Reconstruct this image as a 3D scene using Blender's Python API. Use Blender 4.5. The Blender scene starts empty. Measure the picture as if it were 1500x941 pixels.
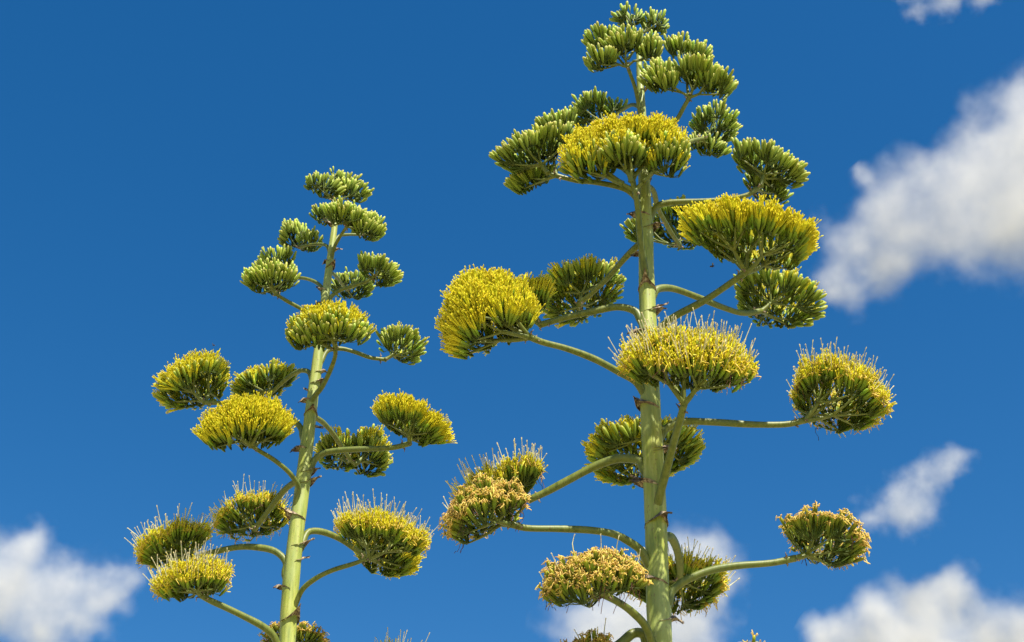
import bpy, bmesh, math, random
import numpy as np
from mathutils import Vector, Matrix, Quaternion
from math import radians, sin, cos, pi

rng = np.random.default_rng(7)
random.seed(7)
sc = bpy.context.scene
col = sc.collection

# ------------------------------------------------------------------ camera, sky, sun, exposure
CAM_Z, PITCH, FPX = 1.6, radians(35.0), 2160.0
cam_d = bpy.data.cameras.new('camera')
cam_d.lens = 36.0 * FPX / 1500.0
cam_d.sensor_width = 36.0
cam_d.clip_end = 40000.0
cam = bpy.data.objects.new('camera', cam_d)
cam.location = (0, 0, CAM_Z)
cam.rotation_euler = (radians(90) + PITCH, 0, 0)
col.objects.link(cam)
sc.camera = cam

SUN_EL, SUN_AZ = radians(57.0), radians(32.0)     # azimuth: to the right of straight behind the camera
sun_dir = Vector((sin(SUN_AZ) * cos(SUN_EL), -cos(SUN_AZ) * cos(SUN_EL), sin(SUN_EL)))
world = bpy.data.worlds.new('World')
sc.world = world
world.use_nodes = True
nt = world.node_tree
nt.nodes.clear()
sky = nt.nodes.new('ShaderNodeTexSky')
sky.sky_type = 'NISHITA'
sky.sun_disc = False
sky.sun_elevation = SUN_EL
sky.sun_rotation = math.atan2(sun_dir.x, sun_dir.y)
sky.altitude = 300
sky.air_density = 1.0
sky.dust_density = 0.7
sky.ozone_density = 2.0
bg = nt.nodes.new('ShaderNodeBackground')
bg.inputs['Strength'].default_value = 0.066
out = nt.nodes.new('ShaderNodeOutputWorld')
hsv = nt.nodes.new('ShaderNodeHueSaturation')     # the whole sky, evenly: a deep polarised blue
hsv.inputs['Saturation'].default_value = 1.41
nt.links.new(sky.outputs[0], hsv.inputs['Color'])
nt.links.new(hsv.outputs[0], bg.inputs[0])
nt.links.new(bg.outputs[0], out.inputs[0])

sun_d = bpy.data.lights.new('sun', 'SUN')
sun_d.energy = 5.0
sun_d.angle = radians(0.5)
sun_d.color = (1.0, 0.93, 0.79)
sun = bpy.data.objects.new('sun', sun_d)
sun.rotation_euler = sun_dir.to_track_quat('Z', 'Y').to_euler()
sun.location = (20, -30, 40)
col.objects.link(sun)

vs = sc.view_settings
vs.view_transform = 'Standard'
vs.look = 'None'
vs.exposure = 1.14
vs.gamma = 1.0
sc.cycles.max_bounces = 10
sc.cycles.volume_bounces = 6
sc.cycles.volume_step_rate = 0.5
sc.cycles.transmission_bounces = 6
sc.cycles.diffuse_bounces = 3
sc.cycles.use_denoising = True

# ------------------------------------------------------------------ projection helpers
Rv = np.array([1.0, 0, 0])
Fv = np.array([0, cos(PITCH), sin(PITCH)])
Uv = np.array([0, -sin(PITCH), cos(PITCH)])
CAM = np.array([0, 0, CAM_Z])
UP = np.array([0, 0, 1.0])

def at(px, py, Y):
    d = Fv + Rv * (px - 750) / FPX + Uv * (470.5 - py) / FPX
    return CAM + d * (Y / d[1])

def proj(P):
    q = np.asarray(P) - CAM
    z = q @ Fv
    return np.stack([750 + FPX * (q @ Rv) / z, 470.5 - FPX * (q @ Uv) / z, z], -1)

def nrm(v):
    v = np.asarray(v, float)
    return v / np.maximum(np.linalg.norm(v, axis=-1, keepdims=True), 1e-9)

# ------------------------------------------------------------------ materials
def new_mat(name):
    m = bpy.data.materials.new(name)
    m.use_nodes = True
    n = m.node_tree
    n.nodes.clear()
    o = n.nodes.new('ShaderNodeOutputMaterial')
    p = n.nodes.new('ShaderNodeBsdfPrincipled')
    n.links.new(p.outputs[0], o.inputs[0])
    return m, n, p, o

def noise(n, scale, detail=3, rough=0.55, vec=None):
    t = n.nodes.new('ShaderNodeTexNoise')
    t.inputs['Scale'].default_value = scale
    t.inputs['Detail'].default_value = detail
    t.inputs['Roughness'].default_value = rough
    if vec is not None:
        n.links.new(vec, t.inputs['Vector'])
    return t

def ramp(n, fac, stops):
    r = n.nodes.new('ShaderNodeValToRGB')
    el = r.color_ramp.elements
    while len(el) < len(stops):
        el.new(0.5)
    for e, (p, c) in zip(el, stops):
        e.position = p
        e.color = (*c, 1)
    n.links.new(fac, r.inputs[0])
    return r

def coords(n, scale=(1, 1, 1)):
    tc = n.nodes.new('ShaderNodeTexCoord')
    mp = n.nodes.new('ShaderNodeMapping')
    mp.inputs['Scale'].default_value = scale
    n.links.new(tc.outputs['Object'], mp.inputs['Vector'])
    return mp.outputs[0]

def mix(n, fac, a, b, mode='MIX'):
    m = n.nodes.new('ShaderNodeMix')
    m.data_type = 'RGBA'
    m.blend_type = mode
    for s, v in ((m.inputs[0], fac), (m.inputs[6], a), (m.inputs[7], b)):
        if hasattr(v, 'is_linked'):
            n.links.new(v, s)
        elif isinstance(v, (int, float)):
            s.default_value = v
        else:
            s.default_value = (*v, 1)
    return m.outputs[2]

def bump(n, p, h, strength, dist):
    b = n.nodes.new('ShaderNodeBump')
    b.inputs['Strength'].default_value = strength
    b.inputs['Distance'].default_value = dist
    n.links.new(h, b.inputs['Height'])
    n.links.new(b.outputs[0], p.inputs['Normal'])

def stem_material(name, k=(1, 1, 1)):
    m, n, p, o = new_mat(name)
    v1 = coords(n, (1, 1, 0.10))
    a = noise(n, 55, 4, 0.6, v1)
    c1 = ramp(n, a.outputs['Fac'], [(0.30, (0.135, 0.180, 0.024)), (0.50, (0.262, 0.300, 0.048)), (0.72, (0.385, 0.395, 0.115))])
    b = noise(n, 6, 4, 0.6, coords(n, (1, 1, 0.5)))
    bl = ramp(n, b.outputs['Fac'], [(0.42, (0, 0, 0)), (0.66, (0.75, 0.75, 0.75))])
    c2 = mix(n, bl.outputs[0], c1.outputs[0], (0.250, 0.310, 0.110))
    s = noise(n, 150, 3, 0.6, coords(n, (1, 1, 0.45)))
    sp = ramp(n, s.outputs['Fac'], [(0.62, (0, 0, 0)), (0.68, (0.8, 0.8, 0.8))])
    c3 = mix(n, sp.outputs[0], c2, (0.17, 0.10, 0.05))
    c3 = mix(n, 1.0, c3, k, 'MULTIPLY')
    n.links.new(c3, p.inputs['Base Color'])
    p.inputs['Roughness'].default_value = 0.48
    p.inputs['Specular IOR Level'].default_value = 0.35
    bump(n, p, a.outputs['Fac'], 0.35, 0.004)
    return m

def flower_material():
    m, n, p, o = new_mat('flower_tissue')
    at_ = n.nodes.new('ShaderNodeAttribute')
    at_.attribute_name = 'col'
    ns = noise(n, 220, 2, 0.5, coords(n))
    r = ramp(n, ns.outputs['Fac'], [(0.3, (0.82, 0.82, 0.82)), (0.7, (1.12, 1.10, 1.05))])
    c = mix(n, 1.0, at_.outputs['Color'], r.outputs[0], 'MULTIPLY')
    n.links.new(c, p.inputs['Base Color'])
    p.inputs['Roughness'].default_value = 0.5
    p.inputs['Specular IOR Level'].default_value = 0.3
    t = n.nodes.new('ShaderNodeBsdfTranslucent')
    n.links.new(c, t.inputs['Color'])
    mx = n.nodes.new('ShaderNodeMixShader')
    mx.inputs[0].default_value = 0.45
    n.links.new(p.outputs[0], mx.inputs[1])
    n.links.new(t.outputs[0], mx.inputs[2])
    n.links.new(mx.outputs[0], o.inputs[0])
    return m

def bract_material():
    m, n, p, o = new_mat('dry_bract')
    a = noise(n, 60, 5, 0.7, coords(n, (1, 1, 0.3)))
    c = ramp(n, a.outputs['Fac'], [(0.36, (0.050, 0.034, 0.022)), (0.50, (0.15, 0.105, 0.065)), (0.62, (0.42, 0.34, 0.22))])
    n.links.new(c.outputs[0], p.inputs['Base Color'])
    p.inputs['Roughness'].default_value = 0.8
    bump(n, p, a.outputs['Fac'], 0.6, 0.004)
    return m

def simple_noise_material(name, scale, stops, rough=0.8, vscale=(1, 1, 1), bs=0.3, bd=0.02):
    m, n, p, o = new_mat(name)
    a = noise(n, scale, 6, 0.6, coords(n, vscale))
    c = ramp(n, a.outputs['Fac'], stops)
    n.links.new(c.outputs[0], p.inputs['Base Color'])
    p.inputs['Roughness'].default_value = rough
    bump(n, p, a.outputs['Fac'], bs, bd)
    return m

M_STEM = stem_material('green_stem')
M_ARM = stem_material('olive_branch', (0.43, 0.45, 0.29))
M_FLOWER = flower_material()
M_BRACT = bract_material()
M_LEAF = simple_noise_material('agave_leaf_skin', 4, [(0.3, (0.07, 0.12, 0.075)), (0.7, (0.14, 0.20, 0.13))], 0.5, (1, 1, 1), 0.1)
M_GROUND = simple_noise_material('dry_ground', 1.5, [(0.3, (0.22, 0.19, 0.10)), (0.5, (0.32, 0.28, 0.15)), (0.7, (0.42, 0.36, 0.23))], 0.95)
M_BEE = simple_noise_material('bee_body', 900, [(0.3, (0.008, 0.006, 0.005)), (0.7, (0.05, 0.03, 0.012))], 0.6, (1, 1, 1), 0.05, 0.001)
M_WING = simple_noise_material('bee_wing', 600, [(0.3, (0.10, 0.09, 0.08)), (0.7, (0.2, 0.18, 0.16))], 0.3, (1, 1, 1), 0.05, 0.001)

# ------------------------------------------------------------------ mesh helpers
class MB:
    """collects vertex / face / colour arrays and links them as one mesh object"""
    def __init__(s):
        s.v, s.q, s.t, s.c, s.n = [], [], [], [], 0
    def add(s, v, q=None, t=None, c=None):
        v = np.asarray(v, float).reshape(-1, 3)
        if q is not None and len(q):
            s.q.append(np.asarray(q, np.int64).reshape(-1, 4) + s.n)
        if t is not None and len(t):
            s.t.append(np.asarray(t, np.int64).reshape(-1, 3) + s.n)
        s.v.append(v)
        s.c.append(np.ones((len(v), 3)) if c is None else np.asarray(c, float).reshape(-1, 3))
        s.n += len(v)
    def mesh(s, name, mat, origin=None, smooth=True):
        v = np.concatenate(s.v)
        if origin is not None:
            v = v - np.asarray(origin)
        q = np.concatenate(s.q) if s.q else np.zeros((0, 4), np.int64)
        t = np.concatenate(s.t) if s.t else np.zeros((0, 3), np.int64)
        loops = np.concatenate([q.ravel(), t.ravel()]).astype(np.int32)
        starts = np.concatenate([np.arange(len(q)) * 4, len(q) * 4 + np.arange(len(t)) * 3]).astype(np.int32)
        me = bpy.data.meshes.new(name)
        me.vertices.add(len(v))
        me.vertices.foreach_set('co', v.astype(np.float32).ravel())
        me.loops.add(len(loops))
        me.loops.foreach_set('vertex_index', loops)
        me.polygons.add(len(starts))
        me.polygons.foreach_set('loop_start', starts)
        me.polygons.foreach_set('use_smooth', np.full(len(starts), smooth, dtype=bool))
        ca = me.color_attributes.new('col', 'FLOAT_COLOR', 'POINT')
        cc = np.ones((len(v), 4), np.float32)
        cc[:, :3] = np.concatenate(s.c)
        ca.data.foreach_set('color', cc.ravel())
        me.materials.append(mat)
        me.update(calc_edges=True)
        me.validate()
        return me
    def build(s, name, mat, parent=None, origin=None, smooth=True):
        o = bpy.data.objects.new(name, s.mesh(name, mat, origin, smooth))
        col.objects.link(o)
        o.parent = parent
        return o

def frames(d):
    d = nrm(d)
    ref = np.where(np.abs(d[..., 2:3]) > 0.9, np.array([1.0, 0, 0]), np.array([0, 0, 1.0]))
    x = nrm(np.cross(ref, d))
    y = np.cross(d, x)
    return x, y

def multi_tube(mb, P, R, C, sides=3):
    """many short tubes at once: P (N,M,3), R (N,M), C (N,M,3); ends closed to a cone by a small radius"""
    N, M = P.shape[:2]
    if N == 0:
        return
    x, y = frames(P[:, -1] - P[:, 0])
    a = np.arange(sides) * 2 * pi / sides
    off = x[:, None, None] * np.cos(a)[None, None, :, None] + y[:, None, None] * np.sin(a)[None, None, :, None]
    V = P[:, :, None] + off * R[:, :, None, None]
    Cc = np.repeat(C[:, :, None], sides, 2)
    idx = np.arange(N * M * sides).reshape(N, M, sides)
    i0, i1 = idx[:, :-1], idx[:, 1:]
    q = np.stack([i0, np.roll(i0, -1, 2), np.roll(i1, -1, 2), i1], -1)
    mb.add(V, q=q, c=Cc)

def tube(mb, P, R, sides=10, C=None, squash=None):
    """one smooth tube with parallel-transported frames and closed ends"""
    P = np.asarray(P, float)
    T = nrm(np.gradient(P, axis=0))
    x, _ = frames(T[0])
    V = []
    a = np.arange(sides) * 2 * pi / sides
    for p, t, r in zip(P, T, R):
        x = nrm(x - t * (x @ t))
        y = np.cross(t, x)
        V.append(p + r * (np.cos(a)[:, None] * x + np.sin(a)[:, None] * y))
    M = len(P)
    V = np.concatenate(V + [P[:1], P[-1:]])
    idx = np.arange(M * sides).reshape(M, sides)
    i0, i1 = idx[:-1], idx[1:]
    q = np.stack([i0, np.roll(i0, -1, 1), np.roll(i1, -1, 1), i1], -1)
    e = np.roll(idx[-1], -1)
    t = [(M * sides, b, a_) for a_, b in zip(idx[0], np.roll(idx[0], -1))] + [(M * sides + 1, a_, b) for a_, b in zip(idx[-1], e)]
    cc = None
    if C is not None:
        cc = np.concatenate([np.repeat(np.asarray(C)[:, None], sides, 1).reshape(-1, 3), C[:1], C[-1:]])
    mb.add(V, q=q, t=t, c=cc)

def spline(P, n):
    """Catmull-Rom through the points, evenly resampled"""
    P = np.asarray(P, float)
    Q = np.concatenate([[2 * P[0] - P[1]], P, [2 * P[-1] - P[-2]]])
    res = []
    for i in range(1, len(Q) - 2):
        for u in np.linspace(0, 1, 12, endpoint=False):
            p0, p1, p2, p3 = Q[i - 1:i + 3]
            res.append(0.5 * (2 * p1 + (p2 - p0) * u + (2 * p0 - 5 * p1 + 4 * p2 - p3) * u * u + (3 * p1 - p0 - 3 * p2 + p3) * u ** 3))
    res.append(P[-1])
    res = np.array(res)
    s = np.concatenate([[0], np.cumsum(np.linalg.norm(np.diff(res, axis=0), axis=1))])
    u = np.linspace(0, s[-1], n)
    return np.stack([np.interp(u, s, res[:, k]) for k in range(3)], 1)

# bud template along z, 0..1
BUD_S = 5
BUD_Z = np.array([0, .14, .42, .74, .92, 1.0])
BUD_R = np.array([.32, .62, .90, 1.0, .72, .12])
_a = np.arange(BUD_S) * 2 * pi / BUD_S
BUD_V = np.concatenate([np.stack([r * np.cos(_a), r * np.sin(_a), np.full(BUD_S, z)], 1) for z, r in zip(BUD_Z, BUD_R)])
_i = np.arange(len(BUD_Z) * BUD_S).reshape(-1, BUD_S)
BUD_Q = np.stack([_i[:-1], np.roll(_i[:-1], -1, 1), np.roll(_i[1:], -1, 1), _i[1:]], -1).reshape(-1, 4)
BUD_T = np.array([[_i[-1, 0], _i[-1, 1], _i[-1, 2]], [_i[-1, 0], _i[-1, 2], _i[-1, 3]], [_i[-1, 0], _i[-1, 3], _i[-1, 4]]])

def bud_instances(mb, base, d, L, R, cstops, tint):
    """base (N,3), d (N,3) unit, L, R (N,), colour stops along the bud, tint (N,3)"""
    N = len(base)
    if N == 0:
        return
    x, y = frames(d)
    th = rng.uniform(0, 2 * pi, N)[:, None]
    x, y = x * np.cos(th) + y * np.sin(th), y * np.cos(th) - x * np.sin(th)
    V = base[:, None] + x[:, None] * (BUD_V[None, :, 0:1] * R[:, None, None]) + y[:, None] * (BUD_V[None, :, 1:2] * R[:, None, None]) \
        + d[:, None] * (BUD_V[None, :, 2:3] * L[:, None, None])
    t = BUD_V[:, 2]
    zs = [s[0] for s in cstops]
    c = np.stack([np.interp(t, zs, [s[1][k] for s in cstops]) for k in range(3)], 1)
    C = c[None] * tint[:, None]
    off = (np.arange(N) * len(BUD_V))[:, None, None]
    mb.add(V, q=(BUD_Q[None] + off), t=(BUD_T[None] + off), c=C)

C_BUD = [(0, (.150, .215, .028)), (.25, (.245, .355, .034)), (.7, (.375, .505, .055)), (.9, (.58, .62, .120)), (1, (.74, .71, .28))]
C_OVARY = [(0, (.150, .195, .024)), (.4, (.230, .350, .028)), (.85, (.395, .500, .036)), (1, (.72, .68, .045))]
C_FADED = [(0, (.130, .165, .024)), (.4, (.225, .310, .028)), (.85, (.390, .430, .036)), (1, (.72, .60, .070))]

# ------------------------------------------------------------------ flower heads
def fit_dome(box, Y, axis, maxdeg):
    """radius, height, depth ratio and centre of a dome whose outline covers the given box when it stands at depth Y"""
    x0, y0, x1, y1 = box
    w, h = x1 - x0, y1 - y0
    cx, cy = (x0 + x1) / 2, (y0 + y1) / 2
    C = at(cx, cy, Y)
    ppm = FPX / ((C - CAM) @ Fv)
    r = w / 2 / ppm
    hh = 0.7 * r
    kd = 1.0
    u = nrm(np.cross(axis, [0, 1, 0.001]))
    u = u if u[0] > 0 else -u
    v = np.cross(axis, u)
    th = np.radians(np.linspace(0, maxdeg, 14))[:, None]
    ph = np.linspace(0, 2 * pi, 36)[None]
    for it in range(40):
        P = C + (r * np.sin(th) * np.cos(ph))[..., None] * u + (r * kd * np.sin(th) * np.sin(ph))[..., None] * v + (hh * np.cos(th) + 0 * ph)[..., None] * axis
        q = proj(P.reshape(-1, 3))
        lo, hi = q.min(0), q.max(0)
        r *= w / (hi[0] - lo[0])
        k = h / (hi[1] - lo[1])
        hh = np.clip(hh * k ** 0.8, 0.30 * r, 1.5 * r)
        if hh <= 0.301 * r and k < 1:
            kd = max(0.5, kd * k ** 0.5)
        elif kd < 1 and k > 1:
            kd = min(1, kd * k ** 0.5)
        dx, dy = cx - (lo[0] + hi[0]) / 2, cy - (lo[1] + hi[1]) / 2
        C = C + (Rv * dx - Uv * dy) / ppm
    return C, r, hh, kd, u, v

ALLB = []       # records of all closed buds, for choosing those that are built one by one

def flower_head(box, Y, outward, E, stage, sizes, open_frac=None):
    """returns (cluster MB, rays list) for one dome of flowers on the fork point E; stage: bud, young, yellow, styled, faded"""
    blen, brad, gap = sizes
    if stage == 'bud':
        gap, brad = gap * 0.88, brad * 0.90
    front = outward[1] < -0.5
    tilt = 0.40 if front else 0.44
    axis = nrm(UP + tilt * outward * (np.array([0.6, 1, 1]) if front else 1))
    maxdeg = 80 if stage == 'bud' else 86
    upw = 0.34 if stage == 'bud' else (0.30 if front else 0.14)
    ppm0 = FPX / ((at((box[0] + box[2]) / 2, (box[1] + box[3]) / 2, Y) - CAM) @ Fv)
    hang = min((0.75 if stage == 'bud' else 0.50) * (blen if stage == 'bud' else 0.095) * ppm0, 0.42 * (box[3] - box[1]))
    if box[2] - box[0] < 75:
        g_ = 4.5
        box = (box[0] - g_, box[1] - 0.3 * g_, box[2] + g_, box[3] + g_)
    side = min(0.05 * blen * ppm0, 0.05 * (box[2] - box[0]))
    box = (box[0] + side, box[1], box[2] - side, box[3] - hang)
    C, r, h, kd, u, v = fit_dome(box, Y, axis, maxdeg)
    thm = radians(maxdeg)
    area = 2 * pi * r * kd ** 0.5 * (0.55 * r + 0.45 * h) * (1 - cos(thm))
    N = int(np.clip(area / gap ** 2, 14, 900))
    k = np.arange(N) + 0.5
    z = 1 - k / N * (1 - cos(thm))
    ph = pi * (1 + 5 ** 0.5) * k
    s = np.sqrt(1 - z * z)
    la, lb, lc = rng.uniform(0, 6.28, 3)
    def dome(z, s, ph):
        s = s * (1 + 0.07 * np.sin(2 * ph + la) + 0.06 * np.sin(3 * ph + lb))
        z = z * (1 + 0.08 * np.sin(2.3 * ph + lc) * s)
        return C + (r * s * np.cos(ph))[:, None] * u + (r * kd * s * np.sin(ph))[:, None] * v + (h * z)[:, None] * axis
    keep = rng.uniform(0, 1, N) > 0.06
    z, s, ph = z[keep], s[keep], ph[keep]
    N = len(z)
    P = dome(z, s, ph) + rng.normal(0, gap * 0.40, (N, 3))
    # small umbels inside the head
    K = int(np.clip(area / 0.0170, 3, 24))
    kk = np.arange(K) + 0.5
    zk = 1 - kk / K * (1 - cos(radians(84)))
    pk = pi * (1 + 5 ** 0.5) * kk + rng.uniform(0, 6)
    Pk = dome(zk, np.sqrt(1 - zk * zk), pk) + rng.normal(0, 0.02, (K, 3))
    H0 = C - axis * (r * np.interp(r, [0.10, 0.20], [1.25, 0.75]))
    dk = nrm(0.72 * nrm(Pk - H0) + 0.18 * nrm(Pk - E) + 0.12 * UP)
    reach = np.minimum(blen + (0.045 if stage == 'bud' else 0.062), 0.68 * np.linalg.norm(Pk - E, axis=1))
    Sk = Pk - dk * reach[:, None]
    D = np.linalg.norm(P[:, None] - Pk[None], axis=2) * rng.uniform(0.93, 1.07, (N, K))
    own = D.argmin(1)
    dn = D.min(1)
    d = nrm(0.58 * nrm(P - Sk[own]) + (upw + 0.18 * np.clip(z, 0, 1))[:, None] * UP + 0.30 * nrm(P - H0) + rng.normal(0, 0.05, (N, 3)))
    # each umbel bulges a little; flowers at its rim sit lower
    P = P - dk[own] * np.minimum(0.9 * dn ** 2 / max(0.06, r * 0.45), 0.025)[:, None] + d * rng.normal(0, 0.008, N)[:, None]
    mb = MB()
    L = blen * np.clip(rng.normal(0.95, 0.13, N), 0.55, 1.25)
    if open_frac is None:
        open_frac = {'bud': 0.0, 'young': 0.55, 'yellow': 1.0, 'styled': 1.0, 'faded': 1.0}[stage]
    hi_ = ((P - C) @ axis) / max(h, 1e-3)
    score = hi_ + rng.normal(0, 0.35, N)
    opened = np.zeros(N, bool)
    if open_frac > 0:
        opened = score >= np.quantile(score, 1 - open_frac) if open_frac < 1 else np.ones(N, bool)
    g = rng.normal(1, 0.10, (N, 1)) * (1 + rng.normal(0, 0.05, (N, 3)))
    gk = rng.normal(1, 0.07, (K, 1))
    tint = np.clip(g * gk[own], 0.7, 1.35)
    # closed buds
    cb = np.where(~opened)[0]
    tipc = P[cb]
    base = tipc - d[cb] * L[cb][:, None]
    rad = brad * rng.uniform(0.78, 1.16, N) * (L / blen) ** 0.4
    for j, i in enumerate(cb):
        ALLB.append((base[j], d[i], L[i], rad[i], tint[i], mb, P[i]))
    # opened flowers: green ovary below, tuft of stamens above
    ob = np.where(opened)[0]
    tuft = {'young': .052, 'yellow': .058, 'styled': .042, 'faded': .030}.get(stage, .05)
    No = len(ob)
    if No:
        oL = L[ob] * 0.74
        otop = P[ob] - d[ob] * (tuft * rng.uniform(0.72, 1.0, No))[:, None]
        if stage == 'faded':
            otop = P[ob] - d[ob] * (tuft * rng.uniform(0.3, 0.6, No))[:, None]
        obase = otop - d[ob] * oL[:, None]
        bud_instances(mb, obase, d[ob], oL, rad[ob] * 0.82, C_FADED if stage == 'faded' else C_OVARY, tint[ob])
        base_all = np.zeros((N, 3))
        base_all[ob] = obase
        fx, fy = frames(d[ob])
        # tepals: short strap-like lobes round the top of the ovary
        nst = 6
        for j in range(nst):
            a = j * 2 * pi / nst + rng.uniform(0, 0.6, No)
            rd = fx * np.cos(a)[:, None] + fy * np.sin(a)[:, None]
            p0 = otop + rd * (rad[ob] * 0.45)[:, None] - d[ob] * 0.004
            if stage == 'faded' or (stage == 'styled' and j % 2 == 0):
                ln = tuft * rng.uniform(0.45, 0.95, No)
                M = 5
                t = np.linspace(0, 1, M)
                curl = rng.uniform(0.5, 1.9, No)
                side = nrm(rng.normal(0, 1, (No, 3)))
                Q = p0[:, None] + (d[ob][:, None] * (t * (1 - 0.55 * t))[None, :, None] * 1.15 + rd[:, None] * (0.55 * t ** 1.6)[None, :, None]
                     + side[:, None] * (0.30 * np.sin(t * 3.6))[None, :, None] * curl[:, None, None] - UP * (0.42 * t ** 2.4)[None, :, None] * curl[:, None, None]) * ln[:, None, None]
                w = rng.uniform(0, 1, (No, 1))
                if stage == 'faded':
                    cA, cB = np.array([.93, .76, .180]), np.array([.78, .54, .190])
                else:
                    cA, cB = np.array([.92, .78, .100]), np.array([.86, .62, .150])
                cc = (cA * (1 - w) + cB * w)[:, None] * (np.array([.9, 1.0, 1.05, 1.0, .85])[None, :, None]) * rng.normal(1, .1, (No, 1, 1))
                cc[:, 0] = cc[:, 0] * 0.6 + 0.4 * np.array([.42, .40, .05])
                R_ = np.array([1.2, 1.0, .95, 1.1, .9])[None] * 0.0021 * np.ones((No, 1))
                multi_tube(mb, Q, R_, np.clip(cc, 0, .9))
            else:
                ln = tuft * rng.uniform(0.65, 1.12, No)
                t = np.array([0, .5, .84, .86, 1.0])
                sp = rng.uniform(0.02, 0.26, No)
                bend = rng.normal(0, 0.07, (No, 3))
                Q = p0[:, None] + (d[ob][:, None] * t[None, :, None] + rd[:, None] * (sp[:, None] * t[None] ** 1.3)[..., None] + bend[:, None] * (t ** 2)[None, :, None]) * ln[:, None, None]
                w = rng.uniform(0, 1, (No, 1, 1))
                c0 = np.array([.72, .70, .035]); c1 = np.array([.94, .86, .050]); c2 = np.array([.97, .89, .080]); c3 = np.array([.96, .80, .055])
                cc = np.stack([c0, c1, c1 * .5 + c2 * .5, c2, c3])[None] * (0.86 + 0.26 * w)
                R_ = np.array([1.6, 1.15, .9, 1.5, 1.1])[None] * 0.0024 * np.ones((No, 1))
                multi_tube(mb, Q, R_, np.clip(cc, 0, .92))
        if stage in ('styled', 'faded'):
            fr = 0.42 if stage == 'styled' else 0.010
            m = rng.uniform(0, 1, No) < fr
            n2 = int(m.sum())
            if n2:
                ln = rng.uniform(0.045, 0.090, n2)
                t = np.array([0, .45, .93, .95, 1.0])
                bend = rng.normal(0, 0.16, (n2, 3))
                Q = otop[m][:, None] + (d[ob][m][:, None] * t[None, :, None] + bend[:, None] * (t ** 2.2)[None, :, None] + UP * (0.38 * t ** 1.4)[None, :, None]) * ln[:, None, None]
                cc = np.array([[.60, .60, .22], [.82, .80, .54], [.86, .84, .66], [.88, .80, .52], [.85, .74, .42]])[None] * rng.normal(1, .05, (n2, 1, 1))
                R_ = np.array([1.3, 1.0, .85, 1.35, 1.1])[None] * 0.0022 * np.ones((n2, 1))
                multi_tube(mb, Q, R_, np.clip(cc, 0, .92))
    else:
        base_all = np.zeros((N, 3))
    base_all[cb] = base
    # pedicels from the small umbels to every flower
    S = Sk[own]
    b1 = base_all + d * 0.004
    mid = S * 0.5 + b1 * 0.5 - UP * 0.006
    Q = np.stack([S, mid, b1], 1)
    pc = np.array([[.15, .19, .05], [.13, .19, .04], [.10, .16, .03]])[None] * tint[:, None]
    multi_tube(mb, Q, np.tile(np.array([[.0022, .0018, .0024]]), (N, 1)), pc)
    # withered threads hanging under old heads
    if stage in ('faded', 'styled'):
        m = np.where((z < 0.10) & (rng.uniform(0, 1, N) < (0.55 if stage == 'faded' else 0.22)))[0]
        for rep in range(3):
            n2 = len(m)
            if n2:
                t = np.linspace(0, 1, 5)
                sd = nrm(rng.normal(0, 1, (n2, 3)))
                sd2 = nrm(rng.normal(0, 1, (n2, 3)))
                ln = rng.uniform(0.02, 0.07, n2)
                Q = (base_all[m] + P[m])[:, None] / 2 + (-UP[None, None] * t[None, :, None] + sd[:, None] * (0.5 * t)[None, :, None] + sd2[:, None] * (0.25 * np.sin(t * 5))[None, :, None]) * ln[:, None, None]
                cc = np.array([.20, .09, .065])[None, None] * rng.uniform(0.5, 1.4, (n2, 1, 1)) * np.ones((1, 5, 1))
                multi_tube(mb, Q, np.full((n2, 5), 0.0013), cc)
    # rays: fork -> limb joints -> small umbels
    rays = []
    G = int(np.clip(round(K / 4), 1, 6))
    if K <= 4:
        for q in Sk:
            rays.append((E, q, 0.0052, 0.0036))
    else:
        c0 = Sk.mean(0)
        ang = np.arctan2((Sk - c0) @ v, (Sk - c0) @ u)
        inner = np.linalg.norm((Sk - c0) - ((Sk - c0) @ axis)[:, None] * axis, axis=1) < 0.35 * r
        grp = ((ang + pi) / (2 * pi) * (G - 1 if G > 1 else 1)).astype(int) % max(1, G - 1)
        grp[inner] = G - 1
        for gi in range(G):
            idx = np.where(grp == gi)[0]
            if len(idx) == 0:
                continue
            J = E + 0.52 * (Sk[idx].mean(0) - E)
            rays.append((E, J, 0.0125, 0.0085))
            for i in idx:
                rays.append((J, Sk[i], 0.0066, 0.0036))
    return mb, rays, (C, r, h, axis)

# ------------------------------------------------------------------ one plant
def leaf_mesh():
    """thick pointed agave leaf along +x, tip up"""
    mb = MB()
    n = 14
    V = []
    for i in range(n):
        s = i / (n - 1)
        w = 0.17 * (0.55 + 1.6 * s - 1.1 * s * s) * (1 - s ** 5) * 0.9 + 0.003
        th = 0.05 * (1 - s) ** 0.7 + 0.004
        x = 1.5 * s * cos(0.75 - 0.25 * s)
        z = 1.5 * s * sin(0.75 - 0.25 * s)
        for a, b in ((-1, .35), (-.5, .1), (0, 0), (.5, .1), (1, .35)):
            V.append((x - 0.3 * w * b, a * w, z + b * w))
        for a, b in ((.5, .1), (0, 0), (-.5, .1)):
            V.append((x + th * .7, a * w, z - th + b * w))
    q = []
    for i in range(n - 1):
        for k in range(8):
            q.append((i * 8 + k, i * 8 + (k + 1) % 8, (i + 1) * 8 + (k + 1) % 8, (i + 1) * 8 + k))
    mb.add(V, q=q)
    return mb.mesh('leaf', M_LEAF)

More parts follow.
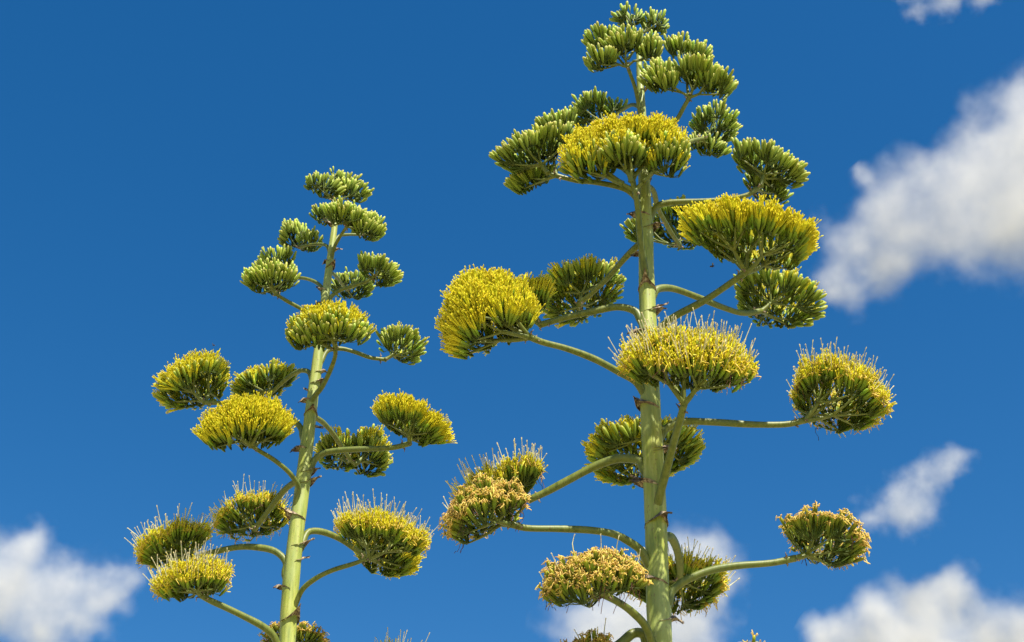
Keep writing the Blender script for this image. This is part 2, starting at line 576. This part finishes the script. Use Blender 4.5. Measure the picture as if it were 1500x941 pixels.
def bract(mb, c, R, az, size):
    """dry clasping scale under a branch; c: point on the stem axis, az: direction it points to"""
    o = np.array([cos(az), sin(az), 0])
    sd = np.array([-sin(az), cos(az), 0])
    ns, nu = 8, 5
    curl = rng.uniform(-0.2, 1.2)
    lean = rng.normal(0, 0.25)
    for side, off in ((1, 0.0022), (-1, 0.0)):
        pass
    V = []
    for lay in (0.0024, 0.0):
        for i in range(ns):
            s = i / (ns - 1)
            half = 1.7 * (1 - s) ** 2.6 + 0.16 * (1 - s) + 0.015
            for k in range(nu):
                a = (k / (nu - 1) * 2 - 1)
                ang = a * half
                rad = R * 1.03 + 0.002 + lay + size * (0.75 * s ** 1.5) + 0.05 * size * sin(9 * a + az * 3) * s
                wob = 0.10 * size * sin(7 * s + 3 * a + az)
                up = size * (0.50 * s - 0.75 * curl * s ** 2.0) - 0.42 * size * abs(a) ** 1.3 * (1 - s) + wob * 0.9
                dirv = o * cos(ang + lean * s) + sd * sin(ang + lean * s)
                V.append(c + dirv * rad + UP * up)
    q = []
    n1 = ns * nu
    for i in range(ns - 1):
        for k in range(nu - 1):
            a0, a1, b0, b1 = i * nu + k, i * nu + k + 1, (i + 1) * nu + k, (i + 1) * nu + k + 1
            q.append((a0, a1, b1, b0))
            q.append((n1 + a0, n1 + b0, n1 + b1, n1 + a1))
    ring = [i * nu for i in range(ns)] + [(ns - 1) * nu + k for k in range(1, nu)] + [i * nu + nu - 1 for i in range(ns - 2, -1, -1)] + list(range(nu - 2, 0, -1))
    for a0, a1 in zip(ring, ring[1:] + ring[:1]):
        q.append((a0, n1 + a0, n1 + a1, a1))
    mb.add(V, q=q)

STAGE_TEXT = {'bud': 'branch with closed pale green buds', 'young': 'branch with green buds and first yellow flowers', 'yellow': 'branch with a full yellow flower head',
              'styled': 'branch with yellow flowers and long pale styles', 'faded': 'branch with withered tan flowers'}
LEAF = None

def agave(D, stem_px, branches, sizes, label, arm_k):
    global LEAF
    # stem
    sx = np.array([s[0] for s in stem_px], float); sy = np.array([s[1] for s in stem_px], float); sw = np.array([s[2] for s in stem_px], float)
    P = np.array([at(a, b, D) for a, b in zip(sx, sy)])
    ppm = FPX / ((P - CAM) @ Fv)
    R = sw / 2 / ppm * 0.93
    foot = P[0] + (P[0] - P[1]) * 0
    base = np.array([foot[0] - 0.02 * (1 if sx[0] < 700 else -0.3), D, 0.0])
    PP = np.concatenate([[base + UP * 0.0, base + UP * 1.2, base * .5 + foot * .5 + np.array([0, 0, 0.35])], P])
    RR = np.concatenate([[R[0] * 1.5, R[0] * 1.35, R[0] * 1.12], R])
    fine = spline(PP, 150)
    fr = np.interp(fine[:, 2], PP[:, 2], RR)
    root = bpy.data.objects.new('agave', None)
    root.empty_display_size = 0.3
    root.location = base
    col.objects.link(root)
    root['label'] = label
    root['category'] = 'agave'
    root['group'] = 'agaves in bloom'
    axis_at = lambda py: np.array([np.interp(-py, -sy, P[:, k]) for k in range(3)])
    rad_at = lambda z: float(np.interp(z, fine[:, 2], fr))
    # swelling where branches leave
    for b in branches:
        zc = axis_at(b['arm'][0][1])[2]
        fr = fr * (1 + 0.035 * np.exp(-((fine[:, 2] - zc + 0.02) / 0.05) ** 2))
    mb = MB()
    tube(mb, fine, fr, 40)
    sv = mb.v[0]
    cen = np.repeat(fine, 40, 0)
    rel = sv[:len(cen)] - cen
    phi = np.arctan2(rel[:, 1], rel[:, 0])
    k_ = np.ones(len(cen)) + 0.012 * np.sin(5 * phi + 2 * sv[:len(cen), 2]) + 0.008 * np.sin(11 * phi)
    for b in branches:
        zc = axis_at(b['arm'][0][1] + b.get('drop', 10))[2]
        hx = np.mean([(h[0] + h[2]) / 2 for h in b['heads']])
        c_ = at(hx, b['heads'][0][1], D + b['dy']) - axis_at(b['arm'][0][1])
        az = math.atan2(c_[1], c_[0])
        dp = (phi - az + pi) % (2 * pi) - pi
        dz = zc - sv[:len(cen), 2]
        k_ += np.where(dz > -0.05, 0.11 * np.exp(-(dp / 0.42) ** 2) * np.exp(-np.maximum(dz, 0) / 0.30) * np.clip(1 + dz / 0.05, 0, 1), 0)
    sv[:len(cen)] = cen + rel * k_[:, None]
    mb.build('stem', M_STEM, root, base)
    heads = []
    for b in branches:
        arm, dY, boxes, stage = b['arm'], b['dy'], b['heads'], b['stage']
        A = axis_at(arm[0][1])
        Rst = rad_at(A[2])
        n = len(arm)
        seg = [0]
        for (xa, ya), (xb, yb) in zip(arm, arm[1:]):
            seg.append(seg[-1] + math.hypot(xb - xa, yb - ya) + 12)
        pts = [np.array(at(x, y, D + dY * 0.82 * (s / seg[-1]))) for (x, y), s in zip(arm, seg)]
        pts[0] = A
        E = pts[-1]
        cY = D + dY
        Cg = at(np.mean([(h[0] + h[2]) / 2 for h in boxes]), np.mean([(h[1] + h[3]) / 2 for h in boxes]), cY)
        outv = Cg - A
        outv[2] = 0
        outward = nrm(outv)
        # the arm leaves the stem a little below its visible joint and sweeps outwards
        start = axis_at(arm[0][1] + b.get('drop', 10))
        start = start - UP * Rst * 0.8 - outward * Rst * 0.10
        first = pts[1] if n > 1 else E
        pathp = [start, A + outward * Rst * 0.85] + pts[1:]
        path = spline(pathp, 34)
        s = np.linspace(0, 1, 34)
        r0 = b.get('r', arm_k * Rst + 0.004)
        rr = 0.90 * r0 * (1.08 - 0.30 * s + 0.03 * np.sin(s * 17 + r0 * 900)) * (1 + 0.5 * np.exp(-s / 0.06)) * (1 + 0.10 * np.exp(-((s - 1) / 0.05) ** 2))
        amb = MB()
        tube(amb, path, rr, 12)
        hd = []
        for hi, h in enumerate(boxes):
            st = h[5] if len(h) > 5 else stage
            yh = cY + (h[4] if len(h) > 4 else 0)
            ol = at((h[0] + h[2]) / 2, (h[1] + h[3]) / 2, yh) - E
            o_h = nrm(outward + np.array([np.clip(ol[0] / 0.15, -1, 1) * 0.7, 0, 0])) if len(boxes) > 1 else outward
            cm, rays, info = flower_head(h[:4], yh, o_h, E if len(boxes) == 1 else E * 0.72 + 0.28 * (at((h[0] + h[2]) / 2, h[3] * 0.8 + h[1] * 0.2, yh)), st, sizes, h[6] if len(h) > 6 else b.get('open'))
            if len(boxes) > 1:
                Eh = E * 0.72 + 0.28 * (at((h[0] + h[2]) / 2, h[3] * 0.8 + h[1] * 0.2, yh))
                rays = [(E - nrm(path[-1] - path[-3]) * 0.01, Eh, r0 * 0.62, r0 * 0.45)] + rays
            for p, q, ra, rb in rays:
                L = np.linalg.norm(q - p)
                m = (p + q) / 2 - UP * 0.03 * L + rng.normal(0, 0.02 * L, 3)
                pp = spline([p - nrm(q - p) * 0.004, m, q], 7)
                tube(amb, pp, np.linspace(ra, rb, 7) * (1 + 0.25 * np.exp(-np.linspace(0, 1, 7) / 0.08)), 6)
            hd.append((cm, st))
        ob = amb.build('flower_branch', M_ARM, root, base)
        ob['label'] = STAGE_TEXT[stage]
        fm = MB()
        td = nrm(path[-1] - path[-4])
        fx, fy = frames(td)
        for q_ in range(4):
            aa = q_ * pi / 2 + rng.uniform(0, 1)
            sd_ = fx * cos(aa) + fy * sin(aa)
            p_ = path[-1 - (q_ % 2) * 2] + sd_ * rr[-1] * 0.8
            ln_ = rng.uniform(0.014, 0.028)
            tube(fm, [p_, p_ + sd_ * ln_ * .5 + td * ln_ * .3, p_ + sd_ * ln_ + UP * ln_ * rng.uniform(-.3, .6)], [.0055, .0042, .0008], 5)
        fm.build('fork_scale', M_BRACT, ob, base)['kind'] = 'stuff'
        heads.append((ob, hd))
        # dry bract under the joint
        if b.get('bract', True):
            bm = MB()
            az = math.atan2(outward[1], outward[0]) + rng.normal(0, 0.15)
            bract(bm, start + UP * Rst * 0.2, rad_at(start[2]), az, 0.048 + 0.75 * Rst)
            bm.build('bract', M_BRACT, root, base)
    # lone bracts between the branches
    for px, py, azd in PLAIN_BRACTS.get(label[:4], []):
        c = axis_at(py)
        bm = MB()
        bract(bm, c, rad_at(c[2]), radians(azd), 0.040 + 0.7 * rad_at(c[2]))
        bm.build('bract', M_BRACT, root, base)
    # rosette of thick leaves at the foot
    if LEAF is None:
        LEAF = leaf_mesh()
    for i in range(22):
        lo = bpy.data.objects.new('leaf', LEAF)
        col.objects.link(lo)
        lo.parent = root
        a = i * 2.39996
        lo.location = (0.10 * cos(a), 0.10 * sin(a), 0.02)
        lo.rotation_euler = (0, -0.55 + 0.045 * i * 0.6, a)
        lo.rotation_euler = (rng.normal(0, .05), 0.35 - 0.035 * i, a)
    return root, base, heads

PLAIN_BRACTS = {'tall': [(0, 455, -10), (0, 335, 20), (0, 655, 10), (0, 705, 170), (0, 130, 0), (0, 500, 185)],
                'slim': [(0, 797, 0), (0, 690, 0), (0, 560, -20), (0, 585, 180), (0, 655, 175), (0, 424, 180), (0, 330, 200)]}

def B(arm, dy, heads, stage, **k):
    return dict(arm=arm, dy=dy, heads=heads, stage=stage, **k)

RIGHT = [
    B([(936, 80), (938, 62), (936, 50)], 0.12, [(895, 7, 946, 44), (940, 12, 981, 54)], 'bud', bract=False),
    B([(942, 172), (932, 135), (923, 108), (918, 95)], -0.20, [(851, 62, 904, 102), (852, 32, 906, 72, .10), (884, 35, 941, 82), (936, 44, 973, 84)], 'bud'),
    B([(948, 232), (968, 205), (990, 178), (1003, 155), (1012, 140)], -0.22, [(941, 78, 991, 137), (983, 75, 1056, 126), (1022, 92, 1082, 144), (974, 46, 1012, 82, .18), (1003, 56, 1048, 86, .18)], 'bud'),
    B([(936, 155), (925, 154), (908, 164), (892, 176)], 0.36, [(831, 128, 888, 193), (880, 142, 917, 174)], 'bud'),
    B([(943, 300), (926, 284), (910, 275), (870, 267), (845, 265), (812, 257)], -0.12, [(719, 175, 838, 262), (778, 157, 842, 200, .15), (731, 236, 814, 288, .16)], 'bud'),
    B([(947, 408), (938, 350), (934, 305), (930, 276)], -0.30, [(838, 166, 1006, 232, .05, 'yellow', 1.0), (819, 184, 905, 268, .0, 'yellow', .85), (866, 184, 954, 252, -.05, 'young', .35), (936, 180, 1017, 257, .0, 'young', .5)], 'yellow', drop=8),
    B([(946, 245), (975, 225), (1010, 208), (1030, 203)], 0.42, [(1013, 147, 1085, 216), (1008, 196, 1068, 230)], 'bud'),
    B([(950, 318), (962, 303), (976, 298), (1000, 296), (1050, 294), (1092, 287), (1110, 276)], -0.05, [(1062, 201, 1192, 280), (1086, 245, 1168, 302, .14)], 'bud'),
    B([(948, 268), (957, 280), (964, 306), (980, 336), (996, 360)], 0.70, [(940, 284, 1046, 378), (912, 310, 965, 360)], 'bud'),
    B([(956, 500), (966, 483), (988, 464), (1033, 440), (1073, 413), (1093, 399)], -0.42, [(1000, 289, 1207, 396)], 'yellow', r=.0195, drop=12),
    B([(952, 432), (963, 424), (985, 423), (1020, 435), (1060, 451), (1088, 459), (1115, 456)], 0.46, [(1072, 384, 1210, 497)], 'young', open=.4),
    B([(944, 352), (930, 364), (915, 379), (895, 402), (870, 427), (848, 446)], 0.52, [(784, 370, 913, 491)], 'young', open=.55),
    B([(947, 470), (930, 456), (905, 450), (870, 456), (830, 465), (792, 476)], 0.05, [(700, 398, 814, 484)], 'yellow'),
    B([(950, 578), (930, 558), (908, 546), (870, 526), (830, 511), (796, 502), (776, 494)], -0.34, [(639, 391, 790, 531)], 'yellow', r=.0185),
    B([(962, 742), (976, 690), (987, 648), (997, 612), (1002, 592)], -0.47, [(907, 474, 1104, 574)], 'styled', drop=14, r=.021),
    B([(958, 640), (976, 628), (1000, 618), (1050, 619), (1100, 622), (1150, 622), (1178, 616)], 0.06, [(1150, 517, 1308, 644)], 'styled', open=1, r=.0185),
    B([(954, 600), (956, 608), (958, 640)], 0.62, [(848, 608, 1031, 724)], 'young', open=.8, bract=False),
    B([(955, 690), (938, 676), (922, 672), (900, 673), (870, 684), (830, 705), (800, 721), (776, 732)], 0.12, [(654, 664, 805, 754)], 'styled'),
    B([(962, 832), (940, 808), (925, 796), (900, 783), (865, 777), (820, 775), (772, 774), (748, 768)], -0.30, [(639, 696, 777, 802)], 'faded', r=.018),
    B([(964, 955), (945, 917), (925, 896), (905, 882), (884, 871)], -0.36, [(789, 796, 944, 886)], 'faded', r=.019),
    B([(962, 790), (980, 786), (990, 800), (996, 826), (996, 850)], 0.56, [(910, 806, 1073, 906)], 'styled'),
    B([(964, 885), (984, 866), (1005, 850), (1040, 836), (1080, 829), (1130, 825), (1165, 818)], 0.02, [(1142, 738, 1282, 840)], 'faded', r=.0185),
    B([(966, 968), (944, 932), (928, 928), (910, 942), (880, 962)], -0.10, [(796, 920, 900, 985)], 'faded'),
    B([(968, 1040), (990, 1012), (1040, 1000), (1095, 990)], 0.10, [(1078, 932, 1160, 995)], 'faded', bract=False),
]
RSTEM = [(969, 1010, 40), (966, 941, 37), (963, 850, 34.5), (960, 740, 32.5), (955, 641, 31), (952, 560, 29), (950, 490, 26.5), (947, 400, 23.5), (945, 300, 20), (942, 230, 16),
         (940, 160, 12.5), (937, 110, 10.5), (936, 80, 8.5), (936, 58, 6)]

LEFT = [
    B([(492, 322), (490, 305), (487, 292)], 0.02, [(448, 252, 507, 293), (486, 247, 525, 278, .12), (500, 258, 544, 298, .05)], 'bud', bract=False),
    B([(484, 378), (490, 362), (497, 349), (504, 338), (509, 331)], -0.22, [(475, 291, 537, 330), (517, 306, 562, 350, .05)], 'bud'),
    B([(489, 352), (497, 346), (508, 344), (530, 344)], 0.16, [(515, 318, 560, 354)], 'bud'),
    B([(490, 330), (484, 326), (478, 322)], 0.34, [(457, 294, 492, 332)], 'bud', bract=False),
    B([(484, 368), (478, 360), (465, 358), (446, 360), (437, 363)], 0.26, [(412, 318, 450, 370), (436, 333, 470, 374)], 'bud'),
    B([(474, 478), (462, 466), (440, 452), (420, 441), (404, 431)], -0.26, [(352, 378, 440, 434)], 'bud'),
    B([(478, 430), (471, 421), (461, 413), (446, 408), (428, 407)], 0.22, [(372, 359, 432, 400)], 'bud'),
    B([(478, 444), (487, 433), (499, 425), (520, 418), (538, 412), (548, 404)], -0.06, [(526, 367, 589, 424)], 'bud'),
    B([(480, 398), (489, 402), (498, 412), (508, 425)], 0.46, [(486, 394, 549, 443)], 'bud'),
    B([(460, 590), (473, 565), (485, 540), (491, 522), (491, 512)], -0.38, [(424, 444, 487, 512, .05, 'young', .45), (436, 440, 546, 506, 0, 'young', .5)], 'young', drop=10),
    B([(470, 528), (480, 514), (499, 511), (520, 516), (542, 524), (564, 527)], 0.20, [(559, 472, 626, 535, 0, 'young', .10)], 'bud'),
    B([(451, 640), (441, 628), (428, 616), (390, 600), (345, 592), (300, 590)], 0.12, [(227, 515, 341, 613)], 'yellow', open=.75),
    B([(462, 556), (452, 545), (438, 544), (420, 555), (394, 579)], 0.36, [(329, 529, 439, 596)], 'young', open=.65),
    B([(443, 742), (438, 716), (431, 702), (420, 689), (400, 673), (380, 661), (368, 653)], -0.40, [(290, 577, 436, 657)], 'yellow', r=.0155),
    B([(456, 606), (464, 613), (474, 620), (488, 636), (501, 655), (514, 675)], 0.60, [(462, 628, 528, 694), (502, 623, 577, 711)], 'young', open=.5),
    B([(450, 690), (461, 674), (474, 664), (498, 660), (532, 658), (575, 656), (600, 650)], -0.10, [(546, 573, 662, 659)], 'yellow'),
    B([(444, 704), (430, 708), (414, 721), (392, 750), (373, 776)], 0.46, [(308, 716, 429, 798)], 'styled'),
    B([(432, 842), (419, 824), (403, 808), (376, 802), (347, 802), (310, 810), (286, 818)], 0.05, [(193, 756, 308, 838)], 'styled'),
    B([(420, 965), (402, 934), (385, 918), (355, 902), (330, 890), (308, 880), (294, 872)], -0.34, [(220, 812, 347, 877)], 'styled'),
    B([(426, 890), (443, 864), (462, 848), (486, 836), (518, 826), (540, 818)], -0.30, [(490, 742, 628, 812)], 'styled', r=.0155),
    B([(434, 800), (449, 782), (462, 778), (481, 782), (502, 792), (524, 807), (552, 822)], 0.36, [(508, 768, 624, 854)], 'yellow'),
    B([(423, 900), (424, 908), (426, 935)], 0.42, [(376, 906, 486, 978)], 'faded', bract=False),
    B([(419, 1030), (450, 1008), (500, 1000), (555, 992)], 0.06, [(548, 938, 632, 1000)], 'styled', bract=False),
]
LSTEM = [(416, 1010, 26), (421, 941, 25.5), (426, 860, 25), (434, 780, 24), (442, 720, 22.5), (451, 640, 19.5), (458, 580, 17), (466, 520, 15.5), (476, 440, 13), (481, 400, 11.5),
         (489, 340, 9.5), (492, 315, 7.5), (492, 296, 5)]

# ------------------------------------------------------------------ clouds: closed billows filled with white vapour
CLOUD_ALBEDO = 0.77

def cloud(label, blobs, Y, dens, seed, soft=1.2, amp=0.80, nscale=1.0, bias=0.0):
    ppm = FPX / ((at(750, 470, Y) - CAM) @ Fv)
    cs = np.array([at(x, y, Y + dz / ppm) for x, y, r, dz in blobs])
    rs = np.array([r / ppm for x, y, r, dz in blobs])
    c0 = (cs * (rs ** 2)[:, None]).sum(0) / (rs ** 2).sum()
    bm = bmesh.new()
    bmesh.ops.create_icosphere(bm, subdivisions=5, radius=1.0)
    V = np.array([v.co[:] for v in bm.verts])
    rad = np.full(len(V), rs.min() * 0.3)
    for c, r in zip(cs, rs * 1.30):
        o = c - c0
        b = V @ o
        disc = b * b - (o @ o - r * r)
        far = b + np.sqrt(np.maximum(disc, 0))
        rad = np.where((disc > 0) & (far > rad), far, rad)
    for v, d, r in zip(bm.verts, V, rad):
        v.co = d * r
    me = bpy.data.meshes.new('cloud')
    bm.to_mesh(me)
    bm.free()
    o = bpy.data.objects.new('cloud', me)
    o.location = c0
    col.objects.link(o)
    m = bpy.data.materials.new('cloud_vapour')
    m.use_nodes = True
    n = m.node_tree
    n.nodes.clear()
    out_ = n.nodes.new('ShaderNodeOutputMaterial')
    pv = n.nodes.new('ShaderNodeVolumePrincipled')
    pv.inputs['Color'].default_value = (CLOUD_ALBEDO, CLOUD_ALBEDO, CLOUD_ALBEDO, 1)
    pv.inputs['Anisotropy'].default_value = 0.0
    n.links.new(pv.outputs[0], out_.inputs['Volume'])
    tc = n.nodes.new('ShaderNodeTexCoord')
    def math_(op, a, b=None, c=None):
        k = n.nodes.new('ShaderNodeMath')
        k.operation = op
        for i, v in enumerate((a, b, c)):
            if v is None:
                continue
            if hasattr(v, 'is_linked'):
                n.links.new(v, k.inputs[i])
            else:
                k.inputs[i].default_value = v
        return k.outputs[0]
    R = rs.mean()
    wn = noise(n, 0.95 / R, 3, 0.55, tc.outputs['Object'])
    w1 = n.nodes.new('ShaderNodeVectorMath')
    w1.operation = 'SUBTRACT'
    n.links.new(wn.outputs['Color'], w1.inputs[0])
    w1.inputs[1].default_value = (0.5, 0.5, 0.5)
    w2 = n.nodes.new('ShaderNodeVectorMath')
    w2.operation = 'MULTIPLY_ADD'
    n.links.new(w1.outputs[0], w2.inputs[0])
    w2.inputs[1].default_value = (1.7 * R,) * 3
    n.links.new(tc.outputs['Object'], w2.inputs[2])
    acc = None
    for c, r in zip(cs - c0, rs):
        dn = n.nodes.new('ShaderNodeVectorMath')
        dn.operation = 'DISTANCE'
        n.links.new(w2.outputs[0], dn.inputs[0])
        dn.inputs[1].default_value = c
        f = math_('MULTIPLY_ADD', dn.outputs['Value'], -1.0 / r, 1.0)
        acc = f if acc is None else math_('SMOOTH_MAX', acc, f, 0.8)
    off_ = n.nodes.new('ShaderNodeVectorMath')
    off_.operation = 'ADD'
    n.links.new(tc.outputs['Object'], off_.inputs[0])
    off_.inputs[1].default_value = (seed * 913.0, seed * 377.0, seed * 151.0)
    ns = noise(n, nscale * 1.5 / R, 8, 0.64, off_.outputs[0])
    nz = math_('MULTIPLY_ADD', ns.outputs['Fac'], amp, -amp * 0.5 + bias)
    f = math_('ADD', acc, nz)
    mr = n.nodes.new('ShaderNodeMapRange')
    mr.interpolation_type = 'SMOOTHSTEP'
    mr.inputs['From Min'].default_value = 0.04
    mr.inputs['From Max'].default_value = 0.04 + soft
    mr.inputs['To Min'].default_value = 0.0
    mr.inputs['To Max'].default_value = dens / R
    n.links.new(f, mr.inputs['Value'])
    n.links.new(mr.outputs[0], pv.inputs['Density'])
    me.materials.append(m)
    o['label'] = label
    o['category'] = 'cloud'
    o['group'] = 'drifting clouds'
    return o

cloud('large white cloud bank with a slanting billowed edge', [(1500, 200, 105, 0), (1440, 245, 90, 0), (1370, 280, 80, -30), (1305, 320, 80, 0), (1280, 270, 36, 20), (1235, 355, 62, 0), (1400, 340, 95, 0),
      (1500, 310, 115, 0), (1600, 220, 170, 0), (1310, 385, 65, 30), (1500, 125, 42, 0), (1640, 330, 150, 0), (1235, 420, 55, 0), (1450, 190, 42, 0)], 1500, 1.5, 1)
cloud('white cumulus cloud with a rounded crown low behind the tan flower head', [(1350, 890, 62, 0), (1400, 880, 50, 0), (1270, 920, 58, 0), (1225, 950, 46, 0), (1450, 930, 62, 0), (1520, 955, 80, 0), (1350, 985, 95, 0)], 1700, 2.8, 2)
cloud('small thin cloud puff beside the head with pale styles', [(1315, 735, 40, 0), (1350, 705, 40, 0), (1400, 672, 30, 0), (1280, 755, 34, 0), (1340, 750, 40, 0), (1378, 690, 34, 0)], 1500, 0.75, 3)
cloud('soft cloud behind the foot of the thick stem', [(1020, 825, 58, 0), (985, 810, 42, 0), (1050, 865, 55, 0), (940, 900, 75, 0), (860, 915, 62, 0), (1005, 925, 64, 0), (900, 960, 90, 0)], 1650, 1.5, 4)
cloud('soft grey-white cloud beside the slim agave', [(40, 805, 45, 0), (90, 850, 55, 0), (20, 860, 70, 0), (150, 865, 46, 0), (190, 838, 34, 0), (-60, 850, 90, 0), (120, 910, 50, 0), (60, 915, 50, 0)], 1600, 1.4, 5)
cloud('faint cloud wisp high above the cloud bank', [(1345, 15, 34, 0), (1390, 0, 36, 0), (1440, -15, 42, 0), (1340, -25, 45, 0)], 1500, 0.6, 6)

# ------------------------------------------------------------------ ground
gm = MB()
gv, gq = [], []
ring = [0, 3, 8, 20, 60, 200, 800, 4000, 20000]
ns_ = 48
gv.append((0, 6, 0))
for rr in ring[1:]:
    for a in range(ns_):
        gv.append((rr * cos(a * 2 * pi / ns_), 6 + rr * sin(a * 2 * pi / ns_), 0.0))
gt = [(0, 1 + a, 1 + (a + 1) % ns_) for a in range(ns_)]
for i in range(len(ring) - 2):
    for a in range(ns_):
        gq.append((1 + i * ns_ + a, 1 + (i + 1) * ns_ + a, 1 + (i + 1) * ns_ + (a + 1) % ns_, 1 + i * ns_ + (a + 1) % ns_))
gm.add(gv, q=gq, t=gt)
go = gm.build('ground', M_GROUND)
go['kind'] = 'structure'
go['label'] = 'dry grassy ground round the agaves'

# ------------------------------------------------------------------ the two agaves
plants = []
plants.append(agave(5.5, RSTEM, RIGHT, (0.068, 0.0094, 0.0228), 'tall agave flower stalk with thick upright stem and the largest yellow flower heads', 0.40))
nR = len(ALLB)
plants.append(agave(7.0, LSTEM, LEFT, (0.066, 0.0094, 0.0236), 'slim agave flower stalk leaning a little, shorter and with smaller heads', 0.40))

# closed buds: the largest visible ones are objects of their own, the others stay in their head
tips = np.array([b[6] for b in ALLB]); mids = np.array([b[0] + b[1] * b[2] * .55 for b in ALLB])
pt, pm = proj(tips), proj(mids)
cell = {}
occ = np.concatenate([tips, mids] + [np.concatenate(cm.v)[::7] for pl in plants for ob, hd in pl[2] for cm, st in hd if cm.v])
po = proj(occ)
GW = 5.0
gx, gy = (po[:, 0] / GW).astype(int), (po[:, 1] / GW).astype(int)
ok = (gx >= 0) & (gx < 300) & (gy >= 0) & (gy < 189)
zb = np.full((300, 189), 1e9)
np.minimum.at(zb, (gx[ok], gy[ok]), po[ok, 2])
def vis(p):
    a, b = (p[:, 0] / GW).astype(int), (p[:, 1] / GW).astype(int)
    o = (a >= 0) & (a < 300) & (b >= 0) & (b < 189)
    r = np.zeros(len(p), bool)
    r[o] = p[o, 2] <= zb[a[o], b[o]] + 0.012
    return r
seen = vis(pt) & vis(pm)
pb = proj(np.array([b[0] for b in ALLB]))
size = np.hypot(pt[:, 0] - pb[:, 0], pt[:, 1] - pb[:, 1]) * seen
single = set()
for lo, hi in ((0, nR), (nR, len(ALLB))):
    idx = lo + np.argsort(-size[lo:hi])[:290]
    single |= {int(i) for i in idx if size[i] > 8}
bud_mesh = []
for k in range(4):
    mb = MB()
    bud_instances(mb, np.zeros((1, 3)), np.array([[0, 0, 1.0]]), np.ones(1), np.ones(1), C_BUD, np.clip(rng.normal(1, .1, (1, 3)), .8, 1.2))
    bud_mesh.append(mb.mesh('flower_bud', M_FLOWER))
rest = {}
for i, b in enumerate(ALLB):
    if i not in single:
        rest.setdefault(id(b[5]), []).append(b)
owner = {}
for root, base, heads in plants:
    for ob, hd in heads:
        for cm, st in hd:
            owner[id(cm)] = (ob, base)
            bs = rest.get(id(cm), [])
            if bs:
                bud_instances(cm, np.array([b[0] for b in bs]), np.array([b[1] for b in bs]), np.array([b[2] for b in bs]), np.array([b[3] for b in bs]), C_BUD, np.array([b[4] for b in bs]))
            o = cm.build('flower_cluster', M_FLOWER, ob, base)
            o['kind'] = 'stuff'
for i in sorted(single):
    b = ALLB[i]
    ob, base = owner[id(b[5])]
    o = bpy.data.objects.new('flower_bud', bud_mesh[i % 4])
    col.objects.link(o)
    o.parent = ob
    o.location = b[0] - base
    o.rotation_mode = 'QUATERNION'
    o.rotation_quaternion = Vector(b[1]).to_track_quat('Z', 'Y') @ Quaternion((0, 0, 1), i * 1.7)
    o.scale = (b[3], b[3], b[2])

# ------------------------------------------------------------------ bees in flight
def bee(pos, length, heading, label):
    root = bpy.data.objects.new('bee', None)
    root.empty_display_size = 0.02
    col.objects.link(root)
    root.location = pos
    root.rotation_euler = heading
    root['label'] = label
    root['category'] = 'bee'
    root['group'] = 'bees in flight'
    mb = MB()
    s = np.linspace(0, 1, 15)
    x = (s - 0.5) * length
    r = length * np.interp(s, [0, .08, .25, .42, .5, .56, .68, .78, .82, .88, .96, 1], [.01, .09, .17, .16, .07, .13, .17, .13, .08, .12, .10, .01])
    tube(mb, np.stack([x, 0 * x, -0.12 * length * (1 - s) ** 2], 1), r, 10)
    mb.build('body', M_BEE, root)
    for sd in (-1, 1):
        wm = MB()
        n = 7
        V = []
        for i in range(n):
            u = i / (n - 1)
            w = length * 0.16 * math.sqrt(max(0.02, sin(pi * min(1, 0.12 + 0.85 * u))))
            c = np.array([length * (0.14 - 0.22 * u), sd * length * (0.08 + 0.62 * u), length * (0.12 + 0.22 * u)])
            V += [c + [w, 0, 0], c - [w, 0, 0], c + [w, 0, .0004], c - [w, 0, -.0004]]
        q = []
        for i in range(n - 1):
            a, b = i * 4, i * 4 + 4
            q += [(a, a + 1, b + 1, b), (a + 2, b + 2, b + 3, a + 3), (a, b, b + 2, a + 2), (a + 1, a + 3, b + 3, b + 1)]
        wm.add(V, q=q)
        wm.build('wing', M_WING, root)
        for k in range(3):
            lm = MB()
            x0 = length * (0.08 + 0.07 * k)
            tube(lm, [[x0, sd * length * .08, -length * .08], [x0 - .03 * length, sd * length * .17, -length * .16], [x0 - .10 * length, sd * length * .15, -length * .30]], [length * .018, length * .016, length * .008], 5)
            lm.build('leg', M_BEE, root)

bee(at(1043, 390, 5.2), 0.024, (0.2, -0.25, 0.25), 'larger dark bee flying between the thick stem and a yellow flower head')
bee(at(313, 506, 6.6), 0.016, (0.1, 0.2, 2.6), 'tiny dark bee flying above a yellow head of the slim agave')
